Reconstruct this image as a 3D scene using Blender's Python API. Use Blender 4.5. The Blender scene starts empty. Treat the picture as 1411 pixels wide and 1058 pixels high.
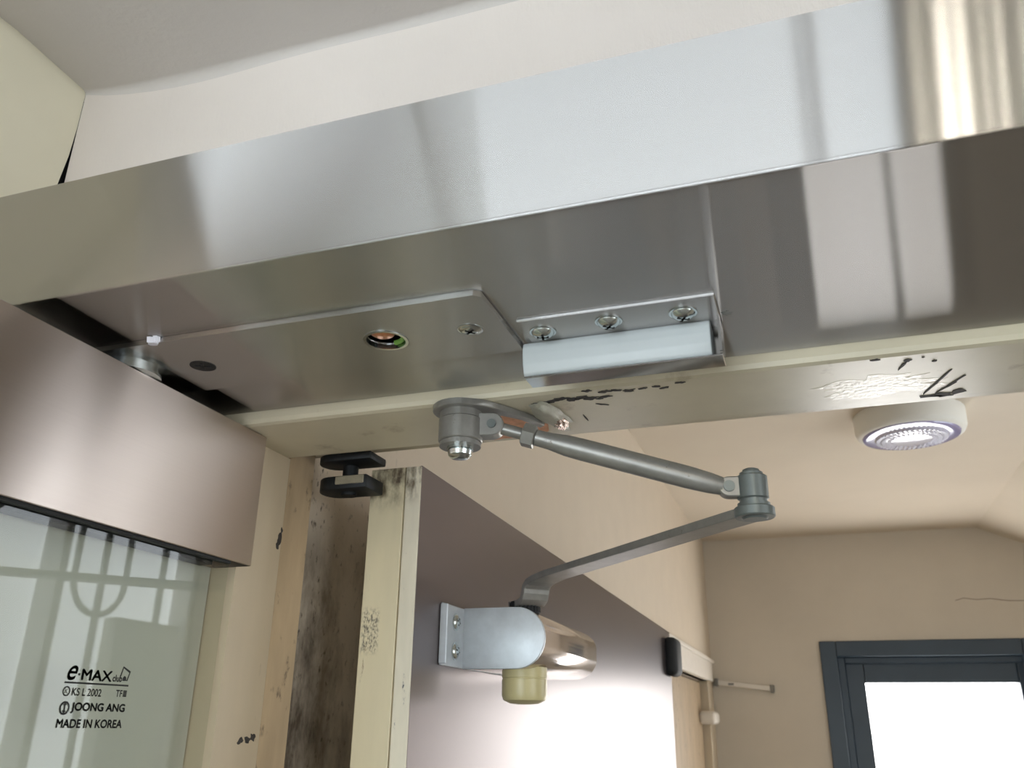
import bpy, bmesh, math, random
from mathutils import Vector, Matrix
random.seed(7)
CH = 1.90                      # camera height above the floor; shape data below has z measured from the camera
scene = bpy.context.scene
C = scene.collection

# ------------------------------------------------------------------ camera
YAW, PITCH, ROLL = math.radians(-19.1013), math.radians(21.7741), math.radians(0.76792)
fw = Vector((math.sin(YAW)*math.cos(PITCH), math.cos(YAW)*math.cos(PITCH), math.sin(PITCH)))
rt = Vector((math.cos(YAW), -math.sin(YAW), 0)); up = rt.cross(fw)
r2 = rt*math.cos(ROLL) + up*math.sin(ROLL); u2 = up*math.cos(ROLL) - rt*math.sin(ROLL)
cd = bpy.data.cameras.new('camera'); cam = bpy.data.objects.new('camera', cd); C.objects.link(cam)
cam.matrix_world = Matrix(((r2.x, u2.x, -fw.x, 0), (r2.y, u2.y, -fw.y, 0), (r2.z, u2.z, -fw.z, CH), (0, 0, 0, 1)))
cd.sensor_width = 36; cd.lens = 1179.404/1411*36; cd.clip_start = 0.01
cd.dof.use_dof = True; cd.dof.focus_distance = 0.50; cd.dof.aperture_fstop = 24
scene.camera = cam
# ------------------------------------------------------------------ light and exposure
FAR_WIN, SIDE_WIN, NEAR_WIN, TUBE = 9.6, 4.6, 5.7, 105.0      # what the windows and the ceiling tubes give off
wd = bpy.data.worlds.new('sky'); scene.world = wd; wd.use_nodes = True
wd.node_tree.nodes['Background'].inputs[0].default_value = (0.80, 0.90, 1.0, 1)
wd.node_tree.nodes['Background'].inputs[1].default_value = 1.0
vs = scene.view_settings
vs.view_transform = 'Standard'; vs.look = 'None'; vs.gamma = 1; vs.use_curve_mapping = False
vs.exposure = 0.18

# ------------------------------------------------------------------ materials
MATS = {}
def s2l(c):
    return tuple(((v/255)/12.92 if v/255 <= 0.04045 else ((v/255+0.055)/1.055)**2.4) for v in c)
def mat(name, rgb, rough=0.5, metal=0.0, var=0.0, vscale=(20, 20, 20), bump=0.0, bscale=(200, 200, 200),
        aniso=0.0, tangent=None, dark=None, spots=None, emit=None, spec=0.5, rvar=0.0, clear=0.0):
    """procedural material: base colour with noise variation, optional brushed anisotropy, dirt spots and fine relief"""
    m = bpy.data.materials.new(name); m.use_nodes = True; MATS[name] = m
    nt = m.node_tree; N = nt.nodes; L = nt.links; b = N['Principled BSDF']
    col = s2l(rgb); b.inputs['Roughness'].default_value = rough; b.inputs['Metallic'].default_value = metal
    b.inputs['Specular IOR Level'].default_value = spec; b.inputs['Base Color'].default_value = (*col, 1)
    if clear: b.inputs['Coat Weight'].default_value = clear; b.inputs['Coat Roughness'].default_value = 0.1
    tc = N.new('ShaderNodeNewGeometry')
    def noise(scale, detail=4, rough=0.6):
        mp = N.new('ShaderNodeMapping'); mp.inputs['Scale'].default_value = scale
        L.new(tc.outputs['Position'], mp.inputs['Vector'])
        n = N.new('ShaderNodeTexNoise'); n.inputs['Scale'].default_value = 1; n.inputs['Detail'].default_value = detail
        n.inputs['Roughness'].default_value = rough
        L.new(mp.outputs[0], n.inputs['Vector']); return n.outputs['Fac']
    out = None
    if var:
        f = noise(vscale); r = N.new('ShaderNodeMapRange')
        r.inputs[1].default_value = 0.3; r.inputs[2].default_value = 0.7
        L.new(f, r.inputs[0])
        mx = N.new('ShaderNodeMix'); mx.data_type = 'RGBA'
        d = dark and s2l(dark) or tuple(c*(1-var) for c in col); l = tuple(min(1, c*(1+var*0.6)) for c in col)
        mx.inputs[6].default_value = (*d, 1); mx.inputs[7].default_value = (*l, 1)
        L.new(r.outputs[0], mx.inputs[0]); out = mx.outputs[2]
    for sp in (spots or []):   # (rgb, scale, low, high, box or None): dirt of its own shape, in one case with shade mixed in
        srgb, sc, lo, hi, box = sp
        f = noise(sc, 6, 0.65); r = N.new('ShaderNodeMapRange')
        r.inputs[1].default_value = lo; r.inputs[2].default_value = hi; L.new(f, r.inputs[0]); fac = r.outputs[0]
        if box:
            sx = N.new('ShaderNodeSeparateXYZ'); L.new(tc.outputs['Position'], sx.inputs[0])
            for ax, a0, a1, soft in box:
                for edge, sgn in ((a0, 1), (a1, -1)):
                    rr = N.new('ShaderNodeMapRange'); rr.interpolation_type = 'SMOOTHSTEP'
                    rr.inputs[1].default_value = edge-soft if sgn > 0 else edge+soft
                    rr.inputs[2].default_value = edge+soft if sgn > 0 else edge-soft
                    if sgn < 0:
                        rr.inputs[1].default_value, rr.inputs[2].default_value = edge-soft, edge+soft
                        rr.inputs[3].default_value, rr.inputs[4].default_value = 1, 0
                    L.new(sx.outputs[ax], rr.inputs[0])
                    mm = N.new('ShaderNodeMath'); mm.operation = 'MULTIPLY'
                    L.new(fac, mm.inputs[0]); L.new(rr.outputs[0], mm.inputs[1]); fac = mm.outputs[0]
        mx = N.new('ShaderNodeMix'); mx.data_type = 'RGBA'; mx.inputs[7].default_value = (*s2l(srgb), 1)
        if out: L.new(out, mx.inputs[6])
        else: mx.inputs[6].default_value = (*col, 1)
        L.new(fac, mx.inputs[0]); out = mx.outputs[2]
    if out: L.new(out, b.inputs['Base Color'])
    if rvar:
        f = noise(vscale); r = N.new('ShaderNodeMapRange')
        r.inputs[1].default_value = 0.3; r.inputs[2].default_value = 0.7
        r.inputs[3].default_value = rough-rvar; r.inputs[4].default_value = rough+rvar
        L.new(f, r.inputs[0]); L.new(r.outputs[0], b.inputs['Roughness'])
    if bump:
        f = noise(bscale); bp = N.new('ShaderNodeBump'); bp.inputs['Strength'].default_value = bump
        bp.inputs['Distance'].default_value = 0.001; L.new(f, bp.inputs['Height']); L.new(bp.outputs[0], b.inputs['Normal'])
    if aniso:
        b.inputs['Anisotropic'].default_value = aniso
        cx = N.new('ShaderNodeCombineXYZ')
        for i, v in enumerate(tangent): cx.inputs[i].default_value = v
        L.new(cx.outputs[0], b.inputs['Tangent'])
    if emit:
        b.inputs['Emission Color'].default_value = (*emit[0], 1); b.inputs['Emission Strength'].default_value = emit[1]
    return m
mat('steel_bracket', (190, 188, 186), 0.10, 1.0, var=0.05, vscale=(60, 60, 60))
mat('zinc', (205, 212, 212), 0.22, 1.0, var=0.1, vscale=(300, 300, 300))
mat('dark_steel', (38, 40, 42), 0.5, 0.6, var=0.3, vscale=(200, 200, 200))
mat('worn_steel', (150, 142, 122), 0.6, 0.2, var=0.2, vscale=(150, 150, 150))
mat('black', (12, 12, 13), 0.6)
mat('rubber', (28, 30, 31), 0.7)
mat('door_sheet', (112, 103, 103), 0.30, 0.85, var=0.08, vscale=(40, 3, 12))
mat('cream_frame', (203, 194, 170), 0.33, var=0.09, vscale=(14, 14, 14), bump=0.15, bscale=(60, 60, 60),
    spots=[((140, 120, 92), (30, 30, 30), 0.60, 0.80, None)])
mat('cream_jamb', (196, 180, 154), 0.45, var=0.08, vscale=(25, 25, 6), spots=[((120, 100, 80), (50, 50, 12), 0.64, 0.75, None)])
mat('brown_jamb', (172, 150, 120), 0.5, var=0.18, vscale=(60, 60, 10), spots=[((66, 56, 48), (90, 90, 40), 0.60, 0.72, None)])
mat('door_edge', (212, 200, 168), 0.45, var=0.08, vscale=(40, 40, 8),
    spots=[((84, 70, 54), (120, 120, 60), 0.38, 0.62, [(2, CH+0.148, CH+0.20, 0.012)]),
           ((112, 104, 92), (700, 700, 420), 0.44, 0.60, [(0, -0.291, -0.279, 0.002), (2, CH+0.045, CH+0.072, 0.004)]),
           ((120, 92, 66), (160, 160, 40), 0.62, 0.72, [(0, -0.30, -0.286, 0.003)])])
mat('door_edge_white', (216, 208, 188), 0.45, var=0.10, vscale=(60, 60, 14),
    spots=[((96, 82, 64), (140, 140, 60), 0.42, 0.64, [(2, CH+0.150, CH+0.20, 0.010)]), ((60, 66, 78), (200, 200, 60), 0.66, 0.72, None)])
mat('plaster', (226, 218, 211), 0.85, var=0.04, vscale=(8, 8, 8), bump=0.5, bscale=(260, 260, 90))
mat('ceiling_plaster', (206, 201, 196), 0.9, var=0.04, vscale=(6, 6, 6), bump=0.35, bscale=(220, 220, 220))
mat('panel_cream', (226, 221, 199), 0.7, var=0.05, vscale=(7, 7, 7), bump=0.1, bscale=(120, 120, 120))
mat('room_wall', (224, 219, 205), 0.85, var=0.04, vscale=(4, 4, 4))
mat('beige_plaster', (204, 194, 178), 0.88, var=0.06, vscale=(3.5, 3.5, 3.5), bump=0.35, bscale=(120, 120, 120),
    )
mat('beige_ceiling', (214, 202, 184), 0.88, var=0.04, vscale=(3, 3, 3), bump=0.3, bscale=(120, 120, 120))
mat('grimy_shaded_plaster', (208, 194, 174), 0.88, var=0.03, vscale=(12, 12, 12), bump=0.4, bscale=(160, 160, 160),
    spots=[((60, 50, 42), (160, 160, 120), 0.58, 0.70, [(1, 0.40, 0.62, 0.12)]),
           ((86, 74, 60), (14, 14, 7), 0.40, 0.62, [(1, 0.40, 0.70, 0.08), (2, CH-0.60, CH+0.12, 0.05)])])  # broad brown low in the door gap: grime with its shade coloured in
mat('floor', (130, 124, 116), 0.5, var=0.15, vscale=(5, 5, 5))
mat('window_blue', (44, 58, 70), 0.4, var=0.12, vscale=(10, 10, 10))
mat('window_pale', (190, 186, 182), 0.5)
mat('closer_cap', (192, 198, 203), 0.42, 0.35, var=0.10, vscale=(90, 90, 90))
mat('closer_body', (206, 196, 190), 0.15, 0.9, var=0.06, vscale=(120, 6, 120), rvar=0.05)
mat('arm_paint', (147, 145, 140), 0.38, 0.55, var=0.14, vscale=(90, 90, 90), spots=[((84, 66, 56), (260, 260, 260), 0.66, 0.74, None)])
mat('arm_edge', (112, 118, 116), 0.4, 0.5, var=0.12, vscale=(80, 80, 80))
mat('olive_plastic', (190, 179, 134), 0.32, var=0.08, vscale=(60, 60, 60))
mat('white_plastic', (196, 203, 205), 0.38, var=0.03, vscale=(40, 40, 40))
mat('ivory', (220, 212, 200), 0.5, var=0.05, vscale=(40, 40, 40))
mat('lens', (214, 212, 226), 0.12, spec=0.8, clear=0.6)
mat('lens_violet', (150, 144, 184), 0.12, spec=0.8, clear=0.6)
mat('orange_filler', (228, 172, 142), 0.9, var=0.22, vscale=(140, 140, 140), bump=0.8, bscale=(300, 300, 300))
mat('grey_putty', (172, 168, 152), 0.45, var=0.12, vscale=(160, 160, 160), bump=0.6, bscale=(300, 300, 300))
mat('foil', (225, 205, 195), 0.22, 1.0, bump=1.0, bscale=(500, 500, 500))
mat('rough_paint', (203, 194, 170), 0.27, var=0.04, vscale=(40, 40, 40), bump=0.35, bscale=(330, 330, 330))
mat('chip', (60, 56, 54), 0.7, var=0.35, vscale=(300, 300, 300))
mat('crack', (130, 112, 98), 0.9)
mat('print', (22, 24, 26), 0.6)
mat('paper', (236, 236, 246), 0.7)
mat('copper', (214, 150, 110), 0.35, 0.8)
mat('green_wire', (120, 170, 70), 0.4)
mat('iron', (120, 118, 112), 0.6)
mat('post_paint', (184, 182, 170), 0.35, var=0.04, vscale=(9, 9, 3))
mat('white_paint', (226, 224, 216), 0.6)
mat('outside_wall', (176, 172, 158), 0.8)
mat('sky_far', (255, 255, 255), 0.5, emit=((1.0, 0.985, 0.965), FAR_WIN))
mat('sky_side', (255, 255, 255), 0.5, emit=((0.86, 0.93, 1.0), SIDE_WIN))
mat('sky_near', (255, 255, 255), 0.5, emit=((0.82, 0.92, 1.0), NEAR_WIN))
mat('fill_glow_right', (255, 255, 255), 0.5, emit=((0.90, 0.95, 1.0), NEAR_WIN*0.75))  # glow of the added window on the right
mat('tube_glow', (255, 255, 255), 0.5, emit=((1.0, 0.93, 0.80), TUBE))
def brushed(name, rgb, tangent, vscale, rough=0.21, an=-0.905, var=0.025):
    """hairline-brushed metal: reflections stay sharp along the brushing and smear across it"""
    m = bpy.data.materials.new(name); m.use_nodes = True; MATS[name] = m
    nt = m.node_tree; N = nt.nodes; L = nt.links; N.remove(N['Principled BSDF'])
    g = N.new('ShaderNodeBsdfAnisotropic'); g.distribution = 'BECKMANN'; g.inputs['Roughness'].default_value = rough; g.inputs['Anisotropy'].default_value = an
    cx = N.new('ShaderNodeCombineXYZ')
    for i, v in enumerate(tangent): cx.inputs[i].default_value = v
    L.new(cx.outputs[0], g.inputs['Tangent'])
    ge = N.new('ShaderNodeNewGeometry'); mp = N.new('ShaderNodeMapping'); mp.inputs['Scale'].default_value = vscale
    n = N.new('ShaderNodeTexNoise'); n.inputs['Scale'].default_value = 1; n.inputs['Detail'].default_value = 3
    L.new(ge.outputs['Position'], mp.inputs['Vector']); L.new(mp.outputs[0], n.inputs['Vector'])
    mx = N.new('ShaderNodeMix'); mx.data_type = 'RGBA'; c = s2l(rgb)
    mx.inputs[6].default_value = (*[v*(1-var) for v in c], 1); mx.inputs[7].default_value = (*[min(1, v*(1+var)) for v in c], 1)
    L.new(n.outputs['Fac'], mx.inputs[0]); L.new(mx.outputs[2], g.inputs['Color'])
    h = N.new('ShaderNodeBsdfAnisotropic'); h.distribution = 'GGX'        # wide-tailed second lobe: the haze of worn brushing
    h.inputs['Roughness'].default_value = rough*1.12; h.inputs['Anisotropy'].default_value = an
    L.new(cx.outputs[0], h.inputs['Tangent']); L.new(mx.outputs[2], h.inputs['Color'])
    ms = N.new('ShaderNodeMixShader'); ms.inputs[0].default_value = 0.55
    L.new(g.outputs[0], ms.inputs[1]); L.new(h.outputs[0], ms.inputs[2]); L.new(ms.outputs[0], N['Material Output'].inputs[0])
brushed('stainless', (198, 196, 194), (0, 1, 1), (5, 1400, 1400))
brushed('stainless_rail', (194, 182, 174), (0, 0, 1), (1400, 5, 1400), 0.29, -0.75)
brushed('stainless_post', (203, 202, 201), (1, 1, 0), (1400, 1400, 5))
def glass(name, tint, ior=1.5):
    m = bpy.data.materials.new(name); m.use_nodes = True; MATS[name] = m
    nt = m.node_tree; N = nt.nodes; L = nt.links; N.remove(N['Principled BSDF'])
    t = N.new('ShaderNodeBsdfTransparent'); t.inputs[0].default_value = (*tint, 1)
    g = N.new('ShaderNodeBsdfGlossy'); g.inputs['Roughness'].default_value = 0.02
    f = N.new('ShaderNodeFresnel'); f.inputs[0].default_value = ior
    ge = N.new('ShaderNodeNewGeometry'); mr = N.new('ShaderNodeMapRange')      # one mirror image, from the outer face
    mr.inputs[3].default_value = 1; mr.inputs[4].default_value = 0
    L.new(ge.outputs['Backfacing'], mr.inputs[0])
    mu = N.new('ShaderNodeMath'); mu.operation = 'MULTIPLY'; L.new(f.outputs[0], mu.inputs[0]); L.new(mr.outputs[0], mu.inputs[1])
    mx = N.new('ShaderNodeMixShader')
    L.new(mu.outputs[0], mx.inputs[0]); L.new(t.outputs[0], mx.inputs[1]); L.new(g.outputs[0], mx.inputs[2])
    L.new(mx.outputs[0], N['Material Output'].inputs[0])
glass('door_glass', (0.935, 0.957, 0.942))

# ------------------------------------------------------------------ helpers
WORLD = {}      # world origin of every object made (all parents are unrotated)
def tag(o, label=None, cat=None, group=None, kind=None):
    if label: o['label'] = label
    if cat: o['category'] = cat
    if group: o['group'] = group
    if kind: o['kind'] = kind
    return o
def thing(name, loc, label=None, cat=None, group=None, kind=None):
    o = bpy.data.objects.new(name, None); C.objects.link(o); o.empty_display_size = 0.05
    w = Vector((loc[0], loc[1], loc[2]+CH)); o.location = w; WORLD[o] = w
    return tag(o, label, cat, group, kind)
def obj(name, bm, m, parent=None, smooth=None, origin=None):
    bmesh.ops.remove_doubles(bm, verts=bm.verts, dist=1e-7)
    bmesh.ops.recalc_face_normals(bm, faces=bm.faces)
    lo = Vector((min(v.co.x for v in bm.verts), min(v.co.y for v in bm.verts), min(v.co.z for v in bm.verts)))
    hi = Vector((max(v.co.x for v in bm.verts), max(v.co.y for v in bm.verts), max(v.co.z for v in bm.verts)))
    o0 = Vector(origin) if origin else Vector(((lo.x+hi.x)/2, (lo.y+hi.y)/2, lo.z))
    for v in bm.verts: v.co -= o0
    me = bpy.data.meshes.new(name); bm.to_mesh(me); bm.free()
    me.materials.append(MATS[m])
    if smooth is not None:
        for p in me.polygons: p.use_smooth = True
        try: me.set_sharp_from_angle(angle=math.radians(smooth))
        except Exception: pass
    o = bpy.data.objects.new(name, me); C.objects.link(o)
    w = o0 + Vector((0, 0, CH)); WORLD[o] = w
    if parent is not None:
        o.parent = parent; o.location = w - WORLD[parent]
    else: o.location = w
    return o
def struct(name, bm, m, parent=None, **k):
    o = obj(name, bm, m, parent, **k)
    if parent is None: o['kind'] = 'structure'
    return o
def BM(): return bmesh.new()
def box(bm, x0, x1, y0, y1, z0, z1, bev=0.0, seg=2):
    t = bmesh.new(); vs_ = [t.verts.new((x, y, z)) for x in (x0, x1) for y in (y0, y1) for z in (z0, z1)]
    for f in ((0, 1, 3, 2), (4, 6, 7, 5), (0, 4, 5, 1), (2, 3, 7, 6), (0, 2, 6, 4), (1, 5, 7, 3)):
        t.faces.new([vs_[i] for i in f])
    if bev: bmesh.ops.bevel(t, geom=t.edges[:], offset=bev, segments=seg, affect='EDGES', profile=0.5)
    add(bm, t); return bm
def add(bm, t):
    me = bpy.data.meshes.new('tmp'); t.to_mesh(me); t.free(); bm.from_mesh(me); bpy.data.meshes.remove(me)
def mk(*a, **k): return box(BM(), *a, **k)
def frame_of(d):
    d = Vector(d).normalized(); a = Vector((0, 0, 1)) if abs(d.z) < 0.9 else Vector((1, 0, 0))
    u = d.cross(a).normalized(); return d, u, u.cross(d).normalized()
def lathe(bm, base, axis, prof, n=32):
    """prof: list of (distance along axis, radius) from base; closed at both ends"""
    d, u, w = frame_of(axis); base = Vector(base); rings = []
    for t, r in prof:
        c = base + d*t
        rings.append([bm.verts.new(c + (u*math.cos(2*math.pi*i/n) + w*math.sin(2*math.pi*i/n))*max(r, 1e-5)) for i in range(n)])
    for a, b in zip(rings, rings[1:]):
        for i in range(n): bm.faces.new((a[i], a[(i+1) % n], b[(i+1) % n], b[i]))
    bm.faces.new(rings[0]); bm.faces.new(rings[-1]); return bm
def rod(bm, a, b, r, n=20, r2_=None):
    a = Vector(a); b = Vector(b); L = (b-a).length
    return lathe(bm, a, b-a, [(0, r), (L, r if r2_ is None else r2_)], n)
def tube(bm, pts, r, n=10):
    pts = [Vector(p) for p in pts]; rings = []
    for i, p in enumerate(pts):
        d = (pts[min(i+1, len(pts)-1)] - pts[max(i-1, 0)]).normalized(); _, u, w = frame_of(d)
        rings.append([bm.verts.new(p + (u*math.cos(2*math.pi*k/n) + w*math.sin(2*math.pi*k/n))*r) for k in range(n)])
    for a, b in zip(rings, rings[1:]):
        for k in range(n): bm.faces.new((a[k], a[(k+1) % n], b[(k+1) % n], b[k]))
    bm.faces.new(rings[0]); bm.faces.new(rings[-1]); return bm
def prism(bm, poly, vec, bev=0.0, seg=2):
    """poly: list of 3-D points of a flat outline; vec: extrusion"""
    t = bmesh.new(); vec = Vector(vec)
    a = [t.verts.new(p) for p in poly]; b = [t.verts.new(Vector(p)+vec) for p in poly]; n = len(poly)
    t.faces.new(a); t.faces.new(b[::-1])
    for i in range(n): t.faces.new((a[i], b[i], b[(i+1) % n], a[(i+1) % n]))
    if bev:
        bmesh.ops.recalc_face_normals(t, faces=t.faces)
        bmesh.ops.bevel(t, geom=t.edges[:], offset=bev, segments=seg, affect='EDGES', profile=0.5)
    add(bm, t); return bm
def sheet_holes(bm, outer, holes, z0, z1, n=28):
    """horizontal sheet between z0 and z1 with round holes (x, y, r)"""
    t = bmesh.new(); loops = [[(x, y) for x, y in outer]]
    for hx, hy, hr in holes:
        loops.append([(hx+hr*math.cos(2*math.pi*i/n), hy+hr*math.sin(2*math.pi*i/n)) for i in range(n)])
    for z in (z0, z1):
        es = []
        for lp in loops:
            v = [t.verts.new((x, y, z)) for x, y in lp]
            es += [t.edges.new((v[i], v[(i+1) % len(v)])) for i in range(len(v))]
        bmesh.ops.triangle_fill(t, edges=es, use_beauty=True)
    for lp in loops:
        m_ = len(lp); a = [t.verts.new((x, y, z0)) for x, y in lp]; b = [t.verts.new((x, y, z1)) for x, y in lp]
        for i in range(m_): t.faces.new((a[i], a[(i+1) % m_], b[(i+1) % m_], b[i]))
    add(bm, t); return bm
def arc(cx, cy, r, a0, a1, n=12):
    return [(cx+r*math.cos(math.radians(a0+(a1-a0)*i/n)), cy+r*math.sin(math.radians(a0+(a1-a0)*i/n))) for i in range(n+1)]
def screw(parent, base, axis, r, h, m='zinc', rot=0.4, name='screw', slot='black'):
    """pan-head cross screw: head on its washer face, cross recess as a sub-part"""
    bm = lathe(BM(), base, axis, [(0, r*1.12), (h*0.18, r*1.12), (h*0.2, r*0.96), (h*0.55, r*0.86), (h*0.85, r*0.55), (h, r*0.3)], 24)
    s = obj(name, bm, m, parent, smooth=50)
    d, u, w = frame_of(axis); b2 = BM(); c = Vector(base)+d*(h*0.92)
    for k in (0, 1):
        e1 = (u*math.cos(rot+k*math.pi/2) + w*math.sin(rot+k*math.pi/2)); e2 = d.cross(e1)
        p = [c + e1*(r*0.5) + e2*(r*0.10), c - e1*(r*0.5) + e2*(r*0.10), c - e1*(r*0.5) - e2*(r*0.10), c + e1*(r*0.5) - e2*(r*0.10)]
        prism(b2, [q - d*h*0.3 for q in p], d*(h*0.38))
    if len(WORLD) and parent is not None and parent.parent is not None: pass
    obj('cross_recess', b2, slot, s if (parent is None or parent.parent is None) else parent)
    return s

# ------------------------------------------------------------------ the room: near side
YF, YB = 0.2633, 0.4231            # front and back of the stainless header
ZU, ZT = 0.180, 0.2453             # its underside and top
YW = 0.3635                        # plaster wall above the header
XW = -0.45                         # cream panel wall at its left end
ZC = 0.405                         # near ceiling
NX0, NX1, NY0 = -3.0, 2.6, -2.5    # near room extents
XL, XR2, YFAR, ZC2 = -0.343, 0.95, 3.072, 0.614   # far room
ZS, YS = 0.1716, 0.494             # old frame soffit height and far edge
FL = -CH
struct('floor', mk(NX0-0.1, NX1+0.1, NY0-0.1, YFAR+0.2, FL-0.1, FL), 'floor')
# ceiling with an uneven plaster cove running into the wall above the header
bm = BM(); nx = 70; prof_n = 7; cols = []
for i in range(nx+1):
    x = XW + (1.4)*i/nx; u = (x-XW)/1.4
    zc = ZC - 0.003 + 0.014*math.exp(-(x-XW)/0.05) + 0.0006*math.sin(x*17)+0.0004*math.sin(x*43+1)
    r = 0.0055+0.0010*math.sin(x*13+0.6)+0.0006*math.sin(x*31) - 0.003*math.exp(-(x-XW)/0.05)
    col = [(x, YW, zc-r)]
    for k in range(1, prof_n):
        a = math.pi/2*k/prof_n
        col.append((x, YW - r*(1-math.cos(a)), zc - r + r*math.sin(a)))
    col += [(x, YW-r, zc), (x, YW-0.06, zc+0.002*math.sin(x*9)), (x, YW-0.16, ZC+0.004), (x, YW-0.4, ZC+0.004), (x, NY0, ZC+0.004)]
    cols.append([bm.verts.new(p) for p in col])
for a, b in zip(cols, cols[1:]):
    for k in range(len(a)-1): bm.faces.new((a[k], a[k+1], b[k+1], b[k]))
xe = XW+1.4
box(bm, NX0, NX1, NY0, YW+0.02, ZC+0.03, ZC+0.08)
box(bm, NX0, XW-0.001, NY0, YW+0.02, ZC+0.006, ZC+0.035); box(bm, xe, NX1, NY0, YW+0.02, ZC+0.004, ZC+0.035)
struct('ceiling', bm, 'ceiling_plaster', smooth=40)
# plaster wall above the header, returning down at the right of the opening
bm = mk(XW+0.0004, NX1, YW, YS, ZT-0.02, ZC+0.07)
box(bm, 0.98, NX1, YW, YS, FL, ZT-0.02)
struct('wall_front', bm, 'plaster')
# cream panel wall at the left: its far edge leans away from the plaster and leaves a dark open joint
bm = BM()
poly = [(XW, 0.05, FL), (XW, YW-0.0105, FL), (XW, YW-0.0105, ZT-0.02), (XW, YW-0.0055, 0.325), (XW, YW-0.0012, 0.36), (XW, YW, 0.385), (XW, YW, ZC+0.03), (XW, 0.05, ZC+0.03)]
prism(bm, poly, (-0.10, 0, 0))
struct('wall_left', bm, 'panel_cream')
struct('void_backing', mk(XW-0.10, XW-0.004, YW+0.0004, YS+0.05, FL, ZC+0.03), 'black')  # black backing in place of the unlit void behind the open joint
struct('wall_side', mk(NX0-0.1, NX0, NY0, YS, FL, ZC+0.08), 'room_wall')
RY0, RY1, RZ0, RZ1 = -2.0, -0.1, -1.0, 0.32
bm = mk(NX1, NX1+0.1, NY0, RY0, FL, ZC+0.08); box(bm, NX1, NX1+0.1, RY1, YS, FL, ZC+0.08); box(bm, NX1, NX1+0.1, RY0, RY1, FL, RZ0); box(bm, NX1, NX1+0.1, RY0, RY1, RZ1, ZC+0.08)
struct('wall_right', bm, 'room_wall')
w4 = thing('fill_window', (NX1+0.05, -1.05, RZ0), kind='structure')  # unseen window, added to brighten the left panel wall and ceiling
bm = BM()
for y0, y1 in ((RY0, RY0+0.05), (-1.075, -1.025), (RY1-0.05, RY1)): box(bm, NX1+0.02, NX1+0.09, y0, y1, RZ0, RZ1, 0.004)
box(bm, NX1+0.02, NX1+0.09, RY0, RY1, RZ1-0.05, RZ1, 0.004); box(bm, NX1+0.02, NX1+0.09, RY0, RY1, RZ0, RZ0+0.05, 0.004)
obj('window_frame', bm, 'window_pale', w4)
for y0, y1 in ((RY0+0.05, -1.075), (-1.025, RY1-0.05)): obj('pane', mk(NX1+0.06, NX1+0.07, y0, y1, RZ0+0.05, RZ1-0.05), 'fill_glow_right', w4)
struct('wall_entry', mk(NX0, XW-0.10, YW, YS, FL, ZC+0.08), 'room_wall')
# back wall with a wide window behind the camera
WZ0, WZ1 = -1.0, 0.30
bm = mk(NX0, NX1, NY0-0.1, NY0, FL, WZ0); box(bm, NX0, NX1, NY0-0.1, NY0, WZ1, ZC+0.08)
box(bm, NX0, -2.3, NY0-0.1, NY0, WZ0, WZ1); box(bm, 0.50, NX1, NY0-0.1, NY0, WZ0, WZ1)
struct('wall_back', bm, 'room_wall')
w2 = thing('window_2', (-0.9, NY0-0.05, WZ0), kind='structure')
bm = BM()
for x0, x1 in ((-2.3, -2.24), (-1.205, -1.180), (0.148, 0.162), (0.184, 0.206), (0.44, 0.50)): box(bm, x0, x1, NY0-0.09, NY0-0.02, WZ0, WZ1, 0.004)
box(bm, -2.3, 0.5, NY0-0.09, NY0-0.02, WZ1-0.05, WZ1, 0.004); box(bm, -2.3, 0.5, NY0-0.09, NY0-0.02, WZ0, WZ0+0.05, 0.004)
obj('window_frame', bm, 'window_pale', w2)
for x0, x1 in ((-2.24, -1.205), (-1.180, 0.148), (0.162, 0.184), (0.206, 0.44)): obj('pane', mk(x0, x1, NY0-0.07, NY0-0.06, WZ0+0.05, WZ1-0.05), 'sky_near', w2)

# ------------------------------------------------------------------ the room: far side (vestibule)
bm = mk(XL, 0.523, YS, YFAR+0.1, ZC2, ZC2+0.08)
prism(bm, [(0.523, YS, ZC2), (0.70, YS, ZC2-0.08), (XR2+0.1, YS, ZC2-0.08), (XR2+0.1, YS, ZC2+0.08), (0.523, YS, ZC2+0.08)], (0, YFAR+0.1-YS, 0))
c2 = struct('ceiling', bm, 'beige_ceiling')
# far wall with the window opening
FX0, FX1, FZ1, FZ0 = 0.0069, 0.640, 0.268, -0.95
bm = mk(XL-0.1, FX0, YFAR, YFAR+0.14, FL, ZC2+0.08); box(bm, FX1, XR2+0.1, YFAR, YFAR+0.14, FL, ZC2+0.08)
box(bm, FX0, FX1, YFAR, YFAR+0.14, FZ1, ZC2+0.08); box(bm, FX0, FX1, YFAR, YFAR+0.14, FL, FZ0)
wf = struct('wall_far', bm, 'beige_plaster')
bm = BM(); pts = [(0.43, 0.385), (0.455, 0.392), (0.49, 0.386), (0.53, 0.388), (0.58, 0.380), (0.66, 0.378), (0.78, 0.37)]
for (a, b), (c, d) in zip(pts, pts[1:]):
    prism(bm, [(a, YFAR-0.0008, b), (c, YFAR-0.0008, d), (c, YFAR-0.0008, d+0.0022), (a, YFAR-0.0008, b+0.0022)], (0, 0.0012, 0))
obj('crack', bm, 'crack', wf)
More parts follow.
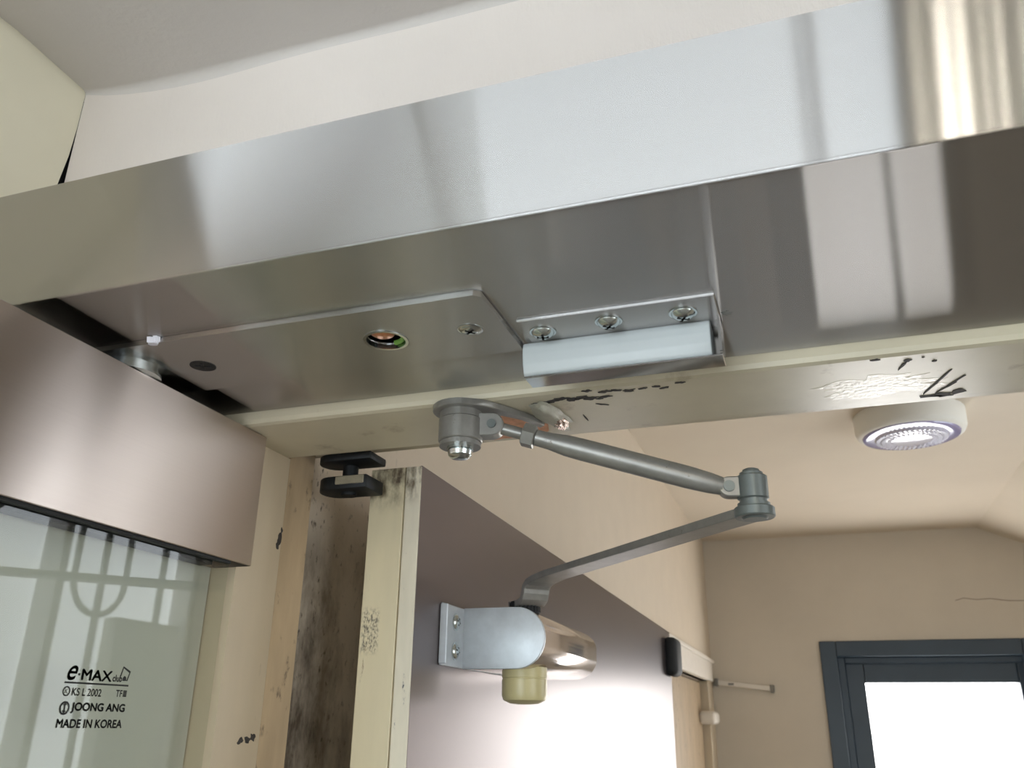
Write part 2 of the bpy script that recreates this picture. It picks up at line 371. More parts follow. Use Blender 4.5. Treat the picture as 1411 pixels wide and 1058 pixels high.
# left wall of the vestibule, with a door opening near the far corner
D3Y0, D3Y1, D3Z = 2.02, 2.98, 0.140
bm = mk(XL-0.12, XL, YS+0.045, D3Y0, FL, ZC2+0.08); box(bm, XL-0.12, XL, D3Y1, YFAR, FL, ZC2+0.08); box(bm, XL-0.12, XL, D3Y0, D3Y1, D3Z, ZC2+0.08)
struct('wall_far_left', bm, 'grimy_shaded_plaster')
d3 = thing('door_3', (XL-0.05, 2.5, FL), kind='structure')
bm = mk(XL-0.02, XL+0.014, D3Y0-0.06, D3Y1, D3Z, D3Z+0.065, 0.004); box(bm, XL-0.01, XL+0.020, D3Y0-0.06, D3Y1+0.02, D3Z+0.056, D3Z+0.068, 0.003)
obj('lintel', bm, 'ivory', d3)
bm = mk(XL-0.10, XL+0.006, D3Y1-0.085, D3Y1, FL, D3Z, 0.003); box(bm, XL-0.10, XL+0.006, D3Y0, D3Y0+0.05, FL, D3Z, 0.003)
obj('door_jamb', bm, 'cream_jamb', d3)
obj('door_leaf', mk(XL-0.055, XL-0.018, D3Y0+0.052, D3Y1-0.093, FL+0.01, D3Z-0.006, 0.002), 'brown_jamb', d3)
obj('hinge', mk(XL-0.02, XL+0.030, D3Y1-0.165, D3Y1-0.035, 0.012, 0.050, 0.012, 3), 'ivory', d3)
# right wall of the vestibule with a barred window, seen only mirrored in the glass door
SY0, SY1, SZ0, SZ1 = 1.30, 2.02, -0.35, 0.51
bm = mk(XR2, XR2+0.1, YS, SY0, FL, ZC2); box(bm, XR2, XR2+0.1, SY1, YFAR, FL, ZC2)
box(bm, XR2, XR2+0.1, SY0, SY1, FL, SZ0); box(bm, XR2, XR2+0.1, SY0, SY1, SZ1, ZC2)
struct('wall_far_right', bm, 'beige_plaster')
w3 = thing('window_3', (XR2+0.05, 1.64, SZ0), kind='structure')
bm = mk(XR2+0.02, XR2+0.08, SY0, SY0+0.025, SZ0, SZ1); box(bm, XR2+0.02, XR2+0.08, SY1-0.025, SY1, SZ0, SZ1)
box(bm, XR2+0.02, XR2+0.08, 1.535, 1.558, SZ0, SZ1); box(bm, XR2+0.02, XR2+0.08, SY0, SY1, SZ1-0.02, SZ1); box(bm, XR2+0.02, XR2+0.08, SY0, SY1, SZ0, SZ0+0.03)
obj('window_frame', bm, 'window_pale', w3)
obj('pane', mk(XR2+0.085, XR2+0.09, SY0, SY1, SZ0, SZ1), 'sky_side', w3)
bm = BM(); xg = XR2+0.07
for y in (1.72, 1.932): tube(bm, [(xg, y, SZ0), (xg, y, SZ1)], 0.009, 8)
tube(bm, [(xg, 1.631, SZ1)] + [(xg, 1.715-0.084*math.cos(math.pi*i/14), 0.325-0.084*math.sin(math.pi*i/14)) for i in range(15)] + [(xg, 1.799, SZ1)], 0.008, 8)
obj('grille', bm, 'iron', w3)
obj('sill_box', mk(XR2+0.04, XR2+0.082, 1.765, SY1-0.02, SZ0+0.03, 0.240), 'outside_wall', w3)

# window in the far wall: dark blue frame, sash and a bright pane
w1 = thing('window_1', (0.3, YFAR+0.03, FZ0), kind='structure')
def ring(x0, x1, z0, z1, wx, wz, y0, y1, bev=0.003):
    bm = mk(x0, x0+wx, y0, y1, z0, z1, bev); box(bm, x1-wx, x1, y0, y1, z0, z1, bev)
    box(bm, x0+wx, x1-wx, y0, y1, z1-wz, z1, bev); box(bm, x0+wx, x1-wx, y0, y1, z0, z0+wz, bev); return bm
obj('window_frame', ring(FX0, FX1, FZ0, FZ1, 0.050, 0.048, YFAR-0.012, YFAR+0.10), 'window_blue', w1)
obj('frame_step', ring(FX0+0.05, FX1-0.02, FZ0+0.045, FZ1-0.048, 0.022, 0.020, YFAR+0.018, YFAR+0.10), 'window_blue', w1)
sx1 = FX1-0.012
bm = ring(FX0+0.072, sx1, FZ0+0.06, FZ1-0.066, 0.055, 0.060, YFAR+0.035, YFAR+0.09)
sash = obj('sash', bm, 'window_blue', w1)
obj('glazing_bar', mk(0.395, 0.42, YFAR+0.04, YFAR+0.085, FZ0+0.1, -0.35), 'window_blue', w1)
obj('pane', mk(FX0+0.12, sx1-0.03, YFAR+0.07, YFAR+0.075, FZ0+0.1, FZ1-0.12), 'sky_far', w1)

# ------------------------------------------------------------------ old cream steel frame
of = thing('steel_door_frame', (0.3, 0.46, FL), 'old cream painted steel door frame with chipped paint behind the stainless header', 'door frame')
bm = BM()
prof = [(YB+0.0004, ZU+0.03), (YB+0.0004, ZS+0.0035), (YB+0.0014, ZS+0.001), (YB+0.004, ZS), (YS-0.002, ZS), (YS, ZS+0.002), (YS, ZS+0.014), (YS+0.045, ZS+0.014), (YS+0.045, ZU+0.03)]
prism(bm, [(XW+0.02, y, z) for y, z in prof], (1.45, 0, 0))
head = obj('frame_head', bm, 'cream_frame', of)
JY = 0.449
bm = BM(); pl = [(-0.3343, JY), (-0.3343, YS), (-0.358, YS+0.001), (-0.43, YS+0.001), (-0.43, JY)]
prism(bm, [(x, y, FL) for x, y in pl], (0, 0, ZS-FL-0.0002))
obj('frame_jamb', bm, 'cream_jamb', of)
bm = BM(); pl = [(-0.3343, YS+0.0002), (-0.3274, 0.5145), (-0.3290, 0.5165), (-0.3425, 0.520), (-0.3425, YS+0.0002)]
prism(bm, [(x, y, FL) for x, y in pl], (0, 0, ZS-FL+0.012))
obj('jamb_stop', bm, 'brown_jamb', of)
obj('frame_jamb', mk(0.93, 0.98, YB+0.0004, YS+0.045, FL, ZS), 'cream_frame', of)
# paint chips and scratches on the soffit, filler patch and the sealant lump at the arm shoe
def blob(cx, cy, rx, ry, ang, n=11, jit=0.45):
    p = []
    for i in range(n):
        a = 2*math.pi*i/n; k = 1+random.uniform(-jit, jit); x, y = rx*k*math.cos(a), ry*k*math.sin(a)
        p.append((cx+x*math.cos(ang)-y*math.sin(ang), cy+x*math.sin(ang)+y*math.cos(ang)))
    return p
def flat_on_soffit(name, blobs, m, depth=0.0004):
    bm = BM()
    for b in blobs: prism(bm, [(x, y, ZS+0.0003) for x, y in b], (0, 0, -depth-0.0003))
    return obj(name, bm, m, of)
CHIPS = [(-0.1365, 0.4383), (-0.1310, 0.4375), (-0.1260, 0.4365), (-0.1204, 0.4346), (-0.1148, 0.4375), (-0.1100, 0.4354), (-0.1045, 0.4383), (-0.0977, 0.4392), (-0.0945, 0.4308), (-0.0885, 0.4314), (-0.0829, 0.4332), (-0.0743, 0.4324), (-0.0666, 0.4314), (-0.0632, 0.4347), (-0.0539, 0.4298), (-0.1048, 0.4276)]
bl = [blob(x, y, 0.0036 if i < 11 else 0.0022, 0.0016 if i < 11 else 0.0010, 0.12*math.sin(i*2.3), 14, 0.5) for i, (x, y) in enumerate(CHIPS)]
bl += [blob(x-0.002, y+0.0018, 0.0022, 0.0010, 0.2, 10, 0.5) for x, y in CHIPS[:8]]
bl += [blob(-0.1011, 0.4503, 0.003, 0.0007, 0.5), blob(-0.1158, 0.470, 0.0060, 0.0005, 1.55, jit=0.2)]
flat_on_soffit('paint_chip', bl, 'chip')
bl = [blob(0.0750, 0.4690, 0.0195, 0.0007, math.atan2(-0.0373, 0.0111), jit=0.1), blob(0.0740, 0.4895, 0.005, 0.0022, 0.1, jit=0.5), blob(0.0800, 0.4890, 0.005, 0.0030, 0.1, jit=0.5), blob(0.0870, 0.4860, 0.0035, 0.0050, 0.2, jit=0.4),
      blob(0.0800, 0.4790, 0.008, 0.0006, -1.0, jit=0.3), blob(0.0845, 0.4690, 0.007, 0.0006, -1.1, jit=0.3), blob(0.0426, 0.4279, 0.0026, 0.0010, 0), blob(0.0583, 0.4330, 0.0022, 0.0016, 0.3), blob(0.0560, 0.4400, 0.0045, 0.0008, -1.3), blob(0.0651, 0.4311, 0.0008, 0.0006, 0), blob(0.0709, 0.4376, 0.0010, 0.0010, 0)]
flat_on_soffit('scratch', bl, 'chip')
bl = [[(-0.1740, 0.4400), (-0.1600, 0.4405), (-0.1506, 0.4450), (-0.1430, 0.4610), (-0.1405, 0.4730), (-0.1432, 0.4849), (-0.1500, 0.4925), (-0.1600, 0.4930), (-0.1750, 0.4915), (-0.1820, 0.4930), (-0.1850, 0.4880), (-0.1780, 0.4700)]]
flat_on_soffit('filler_patch', bl, 'orange_filler', 0.0008)
flat_on_soffit('blistered_paint', [blob(0.046, 0.4660, 0.030, 0.0150, 0.0, 40, 0.32)], 'rough_paint', 0.0001)
bm = BM(); bmesh.ops.create_icosphere(bm, subdivisions=3, radius=1)
for v in bm.verts:
    k = 1+0.16*math.sin(v.co.x*5+1)+0.13*math.sin(v.co.y*7)+0.1*math.sin(v.co.z*9+2)
    t = (v.co.x+1)/2
    v.co = Vector((-0.1335+v.co.x*0.0085*k, 0.4600+v.co.x*0.006*k+v.co.y*0.0230*k, ZS-0.0005+v.co.z*0.0038*k))
obj('sealant_lump', bm, 'grey_putty', of, smooth=60)
bm = BM(); bmesh.ops.create_icosphere(bm, subdivisions=3, radius=1)
for v in bm.verts:
    k = 1+random.uniform(-0.14, 0.14); v.co = Vector((-0.1310+v.co.x*0.0045*k, 0.4680+v.co.y*0.0085*k, ZS-0.0025+v.co.z*0.0032*k))
obj('foil_wad', bm, 'foil', of)
# chips on the jamb
bm = BM()
for cy, cz, ry, rz in ((0.4915, 0.116, 0.0016, 0.0045), (0.4900, 0.110, 0.0013, 0.0035), (0.4930, 0.121, 0.001, 0.002), (0.4745, -0.0105, 0.0022, 0.0019), (0.4815, -0.0100, 0.003, 0.0019), (0.487, -0.0085, 0.0022, 0.0022)):
    prism(bm, [(-0.3345, y, z) for y, z in blob(cy, cz, ry, rz, 0.1)], (0.0006, 0, 0))
obj('paint_chip', bm, 'chip', of)

# ------------------------------------------------------------------ stainless header over the glass door
hd = thing('door_header', (0.3, 0.343, ZU), 'brushed stainless steel door header running across the top of the opening', 'door header')
XH0, XH1 = XW+0.003, 1.05
bm = mk(XH0, XH1, YF, YF+0.0015, ZU, ZT); box(bm, XH0, XH1, YF+0.0015, YB, ZT-0.0015, ZT); box(bm, XH0, XH1, YB-0.0015, YB, ZU+0.0016, ZT-0.0015)
HX, HY, HR = -0.1860, 0.3450, 0.0100
sheet_holes(bm, [(XH0, YF+0.0015), (XH1, YF+0.0015), (XH1, YB), (XH0, YB)], [(HX, HY, 0.013)], ZU, ZU+0.0015)
obj('header_box', bm, 'stainless', hd)
# rolled front lower edge that catches the light
bm = rod(BM(), (XH0, YF+0.0006, ZU+0.0005), (XH1, YF+0.0006, ZU+0.0005), 0.0009, 12)
obj('folded_edge', bm, 'stainless', hd, smooth=60)
PZ = ZU-0.003
cp = BM(); sheet_holes(cp, [(-0.40, 0.3135), (-0.1275, 0.3133), (-0.1245, 0.316), (-0.1245, 0.3765), (-0.40, 0.3765)], [(HX, HY, HR)], PZ, ZU-0.0002)
cover = obj('cover_plate', cp, 'stainless', hd)
bm = BM(); n = 36
for r0, r1, za, zb in ((HR-0.0002, HR+0.0012, PZ, PZ-0.0005),):
    v = [[bm.verts.new((HX+r*math.cos(2*math.pi*i/n), HY+r*math.sin(2*math.pi*i/n), z)) for i in range(n)] for r, z in ((r0, za+0.002), (r0, zb), (r1, zb), (r1, za+0.0005))]
    for a, b in zip(v, v[1:]):
        for i in range(n): bm.faces.new((a[i], a[(i+1) % n], b[(i+1) % n], b[i]))
obj('hole_rim', bm, 'zinc', cover, smooth=40)
bm = BM(); tube(bm, [(HX+0.0085*math.cos(a), HY+0.0085*math.sin(a), ZU-0.0008) for a in [math.radians(-60+i*18) for i in range(9)]], 0.0013, 8); obj('wire', bm, 'green_wire', cover)
bm = lathe(BM(), (HX-0.001, HY-0.002, ZU-0.0012), (0, 0, 1), [(0, 0.0045), (0.0008, 0.0058), (0.008, 0.0058)], 20); obj('adjuster', bm, 'copper', cover, smooth=40)
screw(cover, (-0.1414, 0.3457, PZ), (0, 0, -1), 0.0056, 0.0016, 'zinc', 0.9)
lathe_bm = lathe(BM(), (-0.2950, 0.3455, PZ), (0, 0, -1), [(0, 0.0068), (0.0003, 0.0068), (0.0004, 0.0058)], 28)
plug = obj('screw_socket', lathe_bm, 'black', cover, smooth=30)
bm = BM()
for a in (0.5, 0.5+math.pi/2):
    ex, ey = math.cos(a), math.sin(a); p = [(0.004, 0.0008), (-0.004, 0.0008), (-0.004, -0.0008), (0.004, -0.0008)]
    prism(bm, [(-0.2950+u*ex-w*ey, 0.3455+u*ey+w*ex, PZ-0.0003) for u, w in p], (0, 0, -0.0004))
obj('screw_cross', bm, 'dark_steel', cover)
bm = BM()
for i in range(4):
    prism(bm, [(x, y, PZ-0.0004+0.0002*i) for x, y in blob(-0.3010+0.001*i, 0.3138-0.0009*(i % 2), 0.0026-0.0003*i, 0.0020-0.0003*i, i*1.1, 7, 0.4)], (0.0004, -0.001, 0.0026))
tag(obj('paper_scrap', bm, 'paper'), 'tiny torn white scrap stuck on the long edge of the header cover plate', 'paper scrap')
# stainless side posts
tag(obj('frame_post', mk(XW+0.003, -0.352, YF+0.003, JY-0.001, FL, ZU-0.0002), 'post_paint'), 'pale painted side post of the door frame behind the glass door', 'door post')
tag(obj('frame_post', mk(0.90, 0.978, YF+0.003, YB-0.001, FL, ZU-0.0002), 'stainless_post'), 'stainless steel side post at the far right of the opening', 'door post')

# ------------------------------------------------------------------ catch under the header
ck = thing('door_catch', (-0.075, 0.366, 0.1595), 'stainless door catch with white plastic block screwed under the steel header', 'door catch')
BX0, BX1 = -0.1228, -0.0262
obj('mounting_flange', mk(BX0+0.004, BX1, 0.3475, 0.3735, ZU-0.0016, ZU-0.0001, 0.0004, 1), 'stainless', ck)
bm = mk(BX0+0.0005, BX1, 0.3715, 0.3850, 0.1592, 0.1604, 0.0003, 1)
box(bm, BX0+0.002, BX1, 0.3838, 0.3850, 0.1604, ZU-0.0002); box(bm, BX1-0.0012, BX1, 0.368, 0.3838, 0.1604, ZU-0.0016)
obj('tray', bm, 'steel_bracket', ck)
pl = [(0.3725, 0.1606), (0.3713, 0.1618), (0.3700, 0.166), (0.3694, 0.171), (0.3696, 0.1748), (0.3706, 0.1772), (0.3722, 0.1783), (0.3835, 0.1783), (0.3835, 0.1606)]
bm = prism(BM(), [(BX0, y, z) for y, z in pl], (BX1-0.0048-BX0, 0, 0), 0.0006, 2)
obj('catch_block', bm, 'white_plastic', ck, smooth=45)
for (sx, sy), ro in zip(((-0.1095, 0.3610), (-0.0765, 0.3590), (-0.0418, 0.3605)), (0.2, 0.7, 0.5)):
    screw(ck, (sx, sy, ZU-0.0016), (0, 0, -1), 0.0058, 0.0036, 'zinc', ro)
bm = BM()
for i in range(5):
    a = i*1.3; tube(bm, [(-0.0255, 0.368, 0.1795), (-0.0235+0.001*math.cos(a), 0.3675+0.002*math.sin(a), 0.1785), (-0.0215+0.0015*math.cos(a*2), 0.368+0.003*math.sin(a), 0.1788)], 0.00012, 5)
tag(obj('lint', bm, 'arm_edge'), 'small tuft of grey lint clinging to the right end of the white catch', 'lint')

# ------------------------------------------------------------------ glass door, standing open towards the viewer
GX = -0.3216; GYE = 0.4466; GZT = 0.1710; GZB = 0.0886
gd = thing('glass_door', (GX-0.012, 0.34, FL), 'open glass door with a brushed stainless top rail and black printed mark', 'glass door')
bm = mk(GX-0.0016, GX, -0.42, GYE, GZB, GZT, 0.0004, 1); box(bm, GX-0.028, GX-0.0264, -0.42, GYE, GZB, GZT, 0.0004, 1)
box(bm, GX-0.0264, GX-0.0016, GYE-0.0015, GYE, GZB, GZT); box(bm, GX-0.0264, GX-0.0016, -0.42, GYE-0.0015, GZT-0.006, GZT-0.004)
obj('top_rail', bm, 'stainless_rail', gd)
gl = obj('pane', mk(GX-0.015, GX-0.005, -0.42, 0.4325, FL+0.01, GZB+0.02, 0.0008, 1), 'door_glass', gd)
obj('gasket', mk(GX-0.005, GX-0.0018, -0.42, 0.4290, GZB-0.0015, GZB+0.006), 'rubber', gd)
obj('gasket', mk(GX-0.024, GX-0.015, -0.42, 0.4290, GZB-0.0015, GZB+0.006), 'rubber', gd)
bm = lathe(BM(), (-0.3335, 0.3350, ZU-0.003), (0, 0, -1), [(0, 0.0150), (0.0038, 0.0150), (0.0042, 0.0165), (0.0056, 0.0165), (0.0057, 0.0125), (0.0062, 0.011)], 32)
obj('pivot_spindle', bm, 'zinc', gd, smooth=30)
# printed mark on the pane: coordinates are (y, z) on the glass, reading towards +y
GF = GX-0.005+0.0002; GK = 0.9885
def lettering(name, s, y0, z0, width, height, shear=0.0, bold=0.0):
    cu = bpy.data.curves.new(name, 'FONT'); cu.body = s; cu.size = 1; cu.shear = shear
    t = bpy.data.objects.new(name, cu); C.objects.link(t)
    dg = bpy.context.evaluated_depsgraph_get(); dg.update()
    me = bpy.data.meshes.new_from_object(t.evaluated_get(dg)); bpy.data.objects.remove(t)
    bm = BM(); bm.from_mesh(me); bpy.data.meshes.remove(me)
    x0 = min(v.co.x for v in bm.verts); x1 = max(v.co.x for v in bm.verts); b0 = min(v.co.y for v in bm.verts); b1 = max(v.co.y for v in bm.verts)
    if bold:        # heavier strokes: the same outlines laid down again a hair apart
        src = bm.copy(); h = 0.5*bold*(b1-b0)
        for dx, dy in ((h, 0), (-h, 0), (0, h), (0, -h)):
            c = src.copy(); bmesh.ops.translate(c, verts=c.verts, vec=(dx, dy, 0)); add(bm, c)
        src.free()
    for v in bm.verts: v.co = Vector((GF, GK*(y0+(v.co.x-x0)/(x1-x0)*width), GK*(z0+(v.co.y-b0)/(b1-b0)*height)))
    return obj(name, bm, 'print', gl)
def strokes(name, polys):
    bm = BM()
    for p in polys: prism(bm, [(GF-0.0001, y*GK, z*GK) for y, z in p], (0.0001, 0, 0))
    return obj(name, bm, 'print', gl)
def annulus(cy, cz, r0, r1, n=28, asp=1.0):
    q = []
    for i in range(n):
        a, b = 2*math.pi*i/n, 2*math.pi*(i+1)/n
        q.append([(cy+asp*r0*math.cos(a), cz+r0*math.sin(a)), (cy+asp*r1*math.cos(a), cz+r1*math.sin(a)), (cy+asp*r1*math.cos(b), cz+r1*math.sin(b)), (cy+asp*r0*math.cos(b), cz+r0*math.sin(b))])
    return q
lettering('lettering', 'e', 0.3296, 0.0174, 0.0056, 0.0063, 0.35, 0.06)
strokes('dot_mark', [[(0.3365+0.0006*math.cos(a), 0.0201+0.0006*math.sin(a)) for a in [i*math.pi/4 for i in range(8)]]])
lettering('lettering', 'MAX', 0.3382, 0.0178, 0.0192, 0.0047, 0.0, 0.10)
lettering('lettering', 'club', 0.3583, 0.0180, 0.0062, 0.0030, 0.0, 0.11)
strokes('house_mark', [[(0.3629, 0.0207), (0.3643, 0.0254), (0.3648, 0.0250), (0.3636, 0.0205)], [(0.3643, 0.0254), (0.3698, 0.0232), (0.3694, 0.0223), (0.3646, 0.0245)],
                       [(0.3698, 0.0232), (0.3684, 0.0185), (0.3677, 0.0186), (0.3691, 0.0230)], [(0.3650, 0.0185), (0.3650, 0.0200), (0.3660, 0.0209), (0.3672, 0.0203), (0.3676, 0.0186)]])
strokes('rule_line', [[(0.3288, 0.0158), (0.3697, 0.0160), (0.3697, 0.0168), (0.3288, 0.0166)]])
strokes('round_mark', annulus(0.3308, 0.0124, 0.0016, 0.0022))
lettering('lettering', 'K', 0.3299, 0.0114, 0.0019, 0.0021, 0.0, 0.0)
lettering('lettering', 'KS L 2002', 0.3342, 0.0107, 0.0182, 0.0033, 0.0, 0.06)
lettering('lettering', 'TF', 0.3621, 0.0110, 0.0042, 0.0031, 0.0, 0.06)
strokes('block_mark', [[(y, 0.0111), (y+0.0006, 0.0111), (y+0.0006, 0.0141), (y, 0.0141)] for y in (0.3671, 0.3679, 0.3687)] + [[(0.3669, 0.0111), (0.3694, 0.0111), (0.3694, 0.0114), (0.3669, 0.0114)], [(0.3669, 0.0138), (0.3694, 0.0138), (0.3694, 0.0141), (0.3669, 0.0141)]])
strokes('round_mark', annulus(0.3315, 0.0051, 0.0021, 0.0030) + [[(0.3311, 0.0030), (0.3319, 0.0030), (0.3319, 0.0072), (0.3311, 0.0072)], [(0.3305, 0.0034), (0.3325, 0.0034), (0.3325, 0.0041), (0.3305, 0.0041)], [(0.3305, 0.0063), (0.3317, 0.0068), (0.3325, 0.0063), (0.3325, 0.0069), (0.3305, 0.0069)]])
lettering('lettering', 'JOONG ANG', 0.3355, 0.0031, 0.0342, 0.0045, 0.0, 0.10)
lettering('lettering', 'MADE IN KOREA', 0.3286, -0.0033, 0.0409, 0.0036, 0.0, 0.11)

# ------------------------------------------------------------------ old steel door, open into the vestibule
DX0, DX1, DY0, DY1 = -0.2926, -0.2529, 0.5368, 1.626
sd = thing('steel_door', (-0.272, DY0, FL), 'grey steel door with cream edge standing open into the room beyond', 'steel door')
ZD0, ZD1 = ZS+0.0004, 0.1626
bm = prism(BM(), [(DX1-0.0015, DY0+0.0004, FL+0.01), (DX1-0.0015, DY1, FL+0.01), (DX1-0.0015, DY1, ZD1), (DX1-0.0015, DY0+0.0004, ZD0)], (0.0015, 0, 0))
obj('face_sheet', bm, 'door_sheet', sd)
bm = prism(BM(), [(DX0, DY0+0.0012, FL+0.01), (DX0, DY1, FL+0.01), (DX0, DY1, ZD1), (DX0, DY0+0.0012, ZD0)], (DX1-DX0-0.0017, 0, 0))
obj('door_core', bm, 'door_edge', sd)
obj('edge_strip', mk(DX0, DX0+0.0268, DY0-0.0008, DY0+0.0012, FL+0.01, ZD0-0.0004, 0.0005, 1), 'door_edge', sd)
obj('edge_strip', mk(DX0+0.0278, DX1-0.0002, DY0-0.0008, DY0+0.0012, FL+0.01, ZD0-0.0004, 0.0005, 1), 'door_edge_white', sd)
bm = mk(DX1-0.004, DX1+0.020, DY1-0.055, DY1+0.008, 0.085, 0.150, 0.009, 3)
obj('edge_pad', bm, 'rubber', sd, smooth=40)
# top pivot hinge between frame and door
hg = thing('pivot_hinge', (-0.30, 0.52, 0.145), 'blackened steel pivot hinge at the top corner of the open steel door', 'hinge')
def stadium(cx, cy, w, x1, n=14):
    return [(cx+w*math.cos(math.radians(90+180*i/n)), cy+w*math.sin(math.radians(90+180*i/n))) for i in range(n+1)] + [(x1, cy-w), (x1, cy+w)]
bm = prism(BM(), [(x, y, 0.150) for x, y in stadium(-0.3075, 0.517, 0.013, -0.279)], (0, 0, 0.0095), 0.0012)
lo = obj('door_leaf_plate', bm, 'dark_steel', hg, smooth=40)
bm = prism(BM(), [(x, y, 0.1532) for x, y in stadium(-0.3005, 0.5035, 0.0016, -0.2815)], (0, 0, 0.0055))
obj('worn_face', mk(-0.303, -0.281, 0.5033, 0.5045, 0.1532, 0.1590, 0.0005, 1), 'worn_steel', lo)
bm = prism(BM(), [(x, y, 0.1690) for x, y in stadium(-0.3075, 0.512, 0.012, -0.275)], (0, 0, 0.0055), 0.001)
obj('frame_plate', bm, 'dark_steel', hg, smooth=40)
obj('pivot_pin', rod(BM(), (-0.2990, 0.517, 0.1480), (-0.2990, 0.517, 0.1720), 0.0055), 'dark_steel', hg, smooth=40)

# ------------------------------------------------------------------ door closer on the old door
cl = thing('door_closer', (-0.22, 0.70, 0.0155), 'silver surface door closer with folding arm mounted on the grey steel door', 'door closer')
CY, CYE, CZ, CR, CXC, CX0 = 0.620, 0.79, 0.0606, 0.0220, -0.2090, -0.2505
def dshape(cx, cz, r, x0, n=20):
    return [(x0, cz-r)] + [(cx+r*math.cos(math.radians(-90+180*i/n)), cz+r*math.sin(math.radians(-90+180*i/n))) for i in range(n+1)] + [(x0, cz+r)]
bm = prism(BM(), [(min(x, CXC+0.90*CR), CY+0.004, z) for x, z in dshape(CXC, CZ, CR-0.0008, CX0)], (0, CYE-CY-0.004, 0), 0.0008, 2)
obj('body', bm, 'closer_body', cl, smooth=35)
bm = prism(BM(), [(x, CY, z) for x, z in dshape(CXC, CZ, CR, CX0-0.0005)], (0, 0.004, 0), 0.0006, 2)
obj('end_cap', bm, 'closer_cap', cl, smooth=35)
pb = obj('mounting_plate', mk(DX1+0.0003, DX1+0.0022, 0.5800, 0.800, CZ-0.0215, CZ+0.0215, 0.0005, 1), 'closer_cap', cl)
obj('plate_rib', mk(DX1+0.0003, DX1+0.006, 0.5790, 0.5815, CZ-0.0205, CZ+0.0205, 0.0005, 1), 'closer_cap', cl)
for z in (CZ+0.010, CZ-0.0105):
    screw(cl, (DX1+0.0022, 0.6040, z), (1, 0, 0), 0.0056, 0.0030, 'zinc', 0.3)
PX, PY = -0.2135, 0.655
bm = lathe(BM(), (PX, PY, CZ-CR+0.003), (0, 0, -1), [(0, 0.0172), (0.0075, 0.0172), (0.0078, 0.0166), (0.0084, 0.0166), (0.0087, 0.0172), (0.020, 0.0172), (0.0235, 0.0160), (0.0258, 0.011), (0.0265, 0.004)], 40)
obj('pinion_cap', bm, 'olive_plastic', cl, smooth=30)
bm = BM(); rod(bm, (PX, PY, CZ+CR-0.001), (PX, PY, 0.0905), 0.0115, 24)
for i in range(24):
    a = 2*math.pi*i/24; rod(bm, (PX+0.0115*math.cos(a), PY+0.0115*math.sin(a), CZ+CR), (PX+0.0115*math.cos(a), PY+0.0115*math.sin(a), 0.0895), 0.0009, 6)
obj('pinion_spline', bm, 'dark_steel', cl, smooth=30)
# main arm: flat bar with a raised bend, from the pinion to the elbow
EL = Vector((-0.0235, 0.4625, 0))
A0 = Vector((PX, PY, 0)); dd = (EL-A0); LA = dd.length; dd.normalize(); nn = Vector((-dd.y, dd.x, 0))
path = [(-0.008, 0.0885), (0.006, 0.0885), (0.012, 0.0893), (0.0155, 0.0915), (0.0172, 0.0955), (0.0186, 0.0995), (0.0225, 0.1025), (0.030, 0.1040), (0.05, 0.1052), (LA-0.03, 0.1062), (LA, 0.1062)]
wid = [0.011, 0.011, 0.011, 0.011, 0.011, 0.011, 0.0108, 0.0105, 0.010, 0.0085, 0.0085]; TH = 0.0050
bm = BM(); rings = []
for i, ((s, z), w) in enumerate(zip(path, wid)):
    p0 = path[max(i-1, 0)]; p1 = path[min(i+1, len(path)-1)]; tx, tz = p1[0]-p0[0], p1[1]-p0[1]; l = math.hypot(tx, tz); nx_, nz_ = -tz/l, tx/l
    ctr = A0+dd*s
    ctr.z = z; q = []
    for sw, st in ((-1, -1), (1, -1), (1, 1), (-1, 1)):
        q.append(bm.verts.new(ctr + nn*(w*sw) + dd*(nx_*TH/2*st) + Vector((0, 0, nz_*TH/2*st))))
    rings.append(q)
for a, b in zip(rings, rings[1:]):
    for k in range(4): bm.faces.new((a[k], a[(k+1) % 4], b[(k+1) % 4], b[k]))
bm.faces.new(rings[0]); bm.faces.new(rings[-1])
arm = obj('main_arm', bm, 'arm_paint', cl)
bv = arm.modifiers.new('bevel', 'BEVEL'); bv.width = 0.0006; bv.segments = 2
bm = lathe(BM(), (EL.x, EL.y, 0.1062-0.0027), (0, 0, 1), [(0, 0.0100), (0.0006, 0.0106), (0.0048, 0.0106), (0.0054, 0.0100)], 32)
obj('arm_eye', bm, 'arm_edge', cl, smooth=30)
bm = lathe(BM(), (EL.x, EL.y, 0.1026), (0, 0, 1), [(0, 0.0060), (0.001, 0.0070), (0.0065, 0.0070), (0.0066, 0.0085), (0.0085, 0.0085), (0.0086, 0.0072), (0.0105, 0.0072)], 28)
obj('elbow_pin', bm, 'arm_edge', cl, smooth=30)
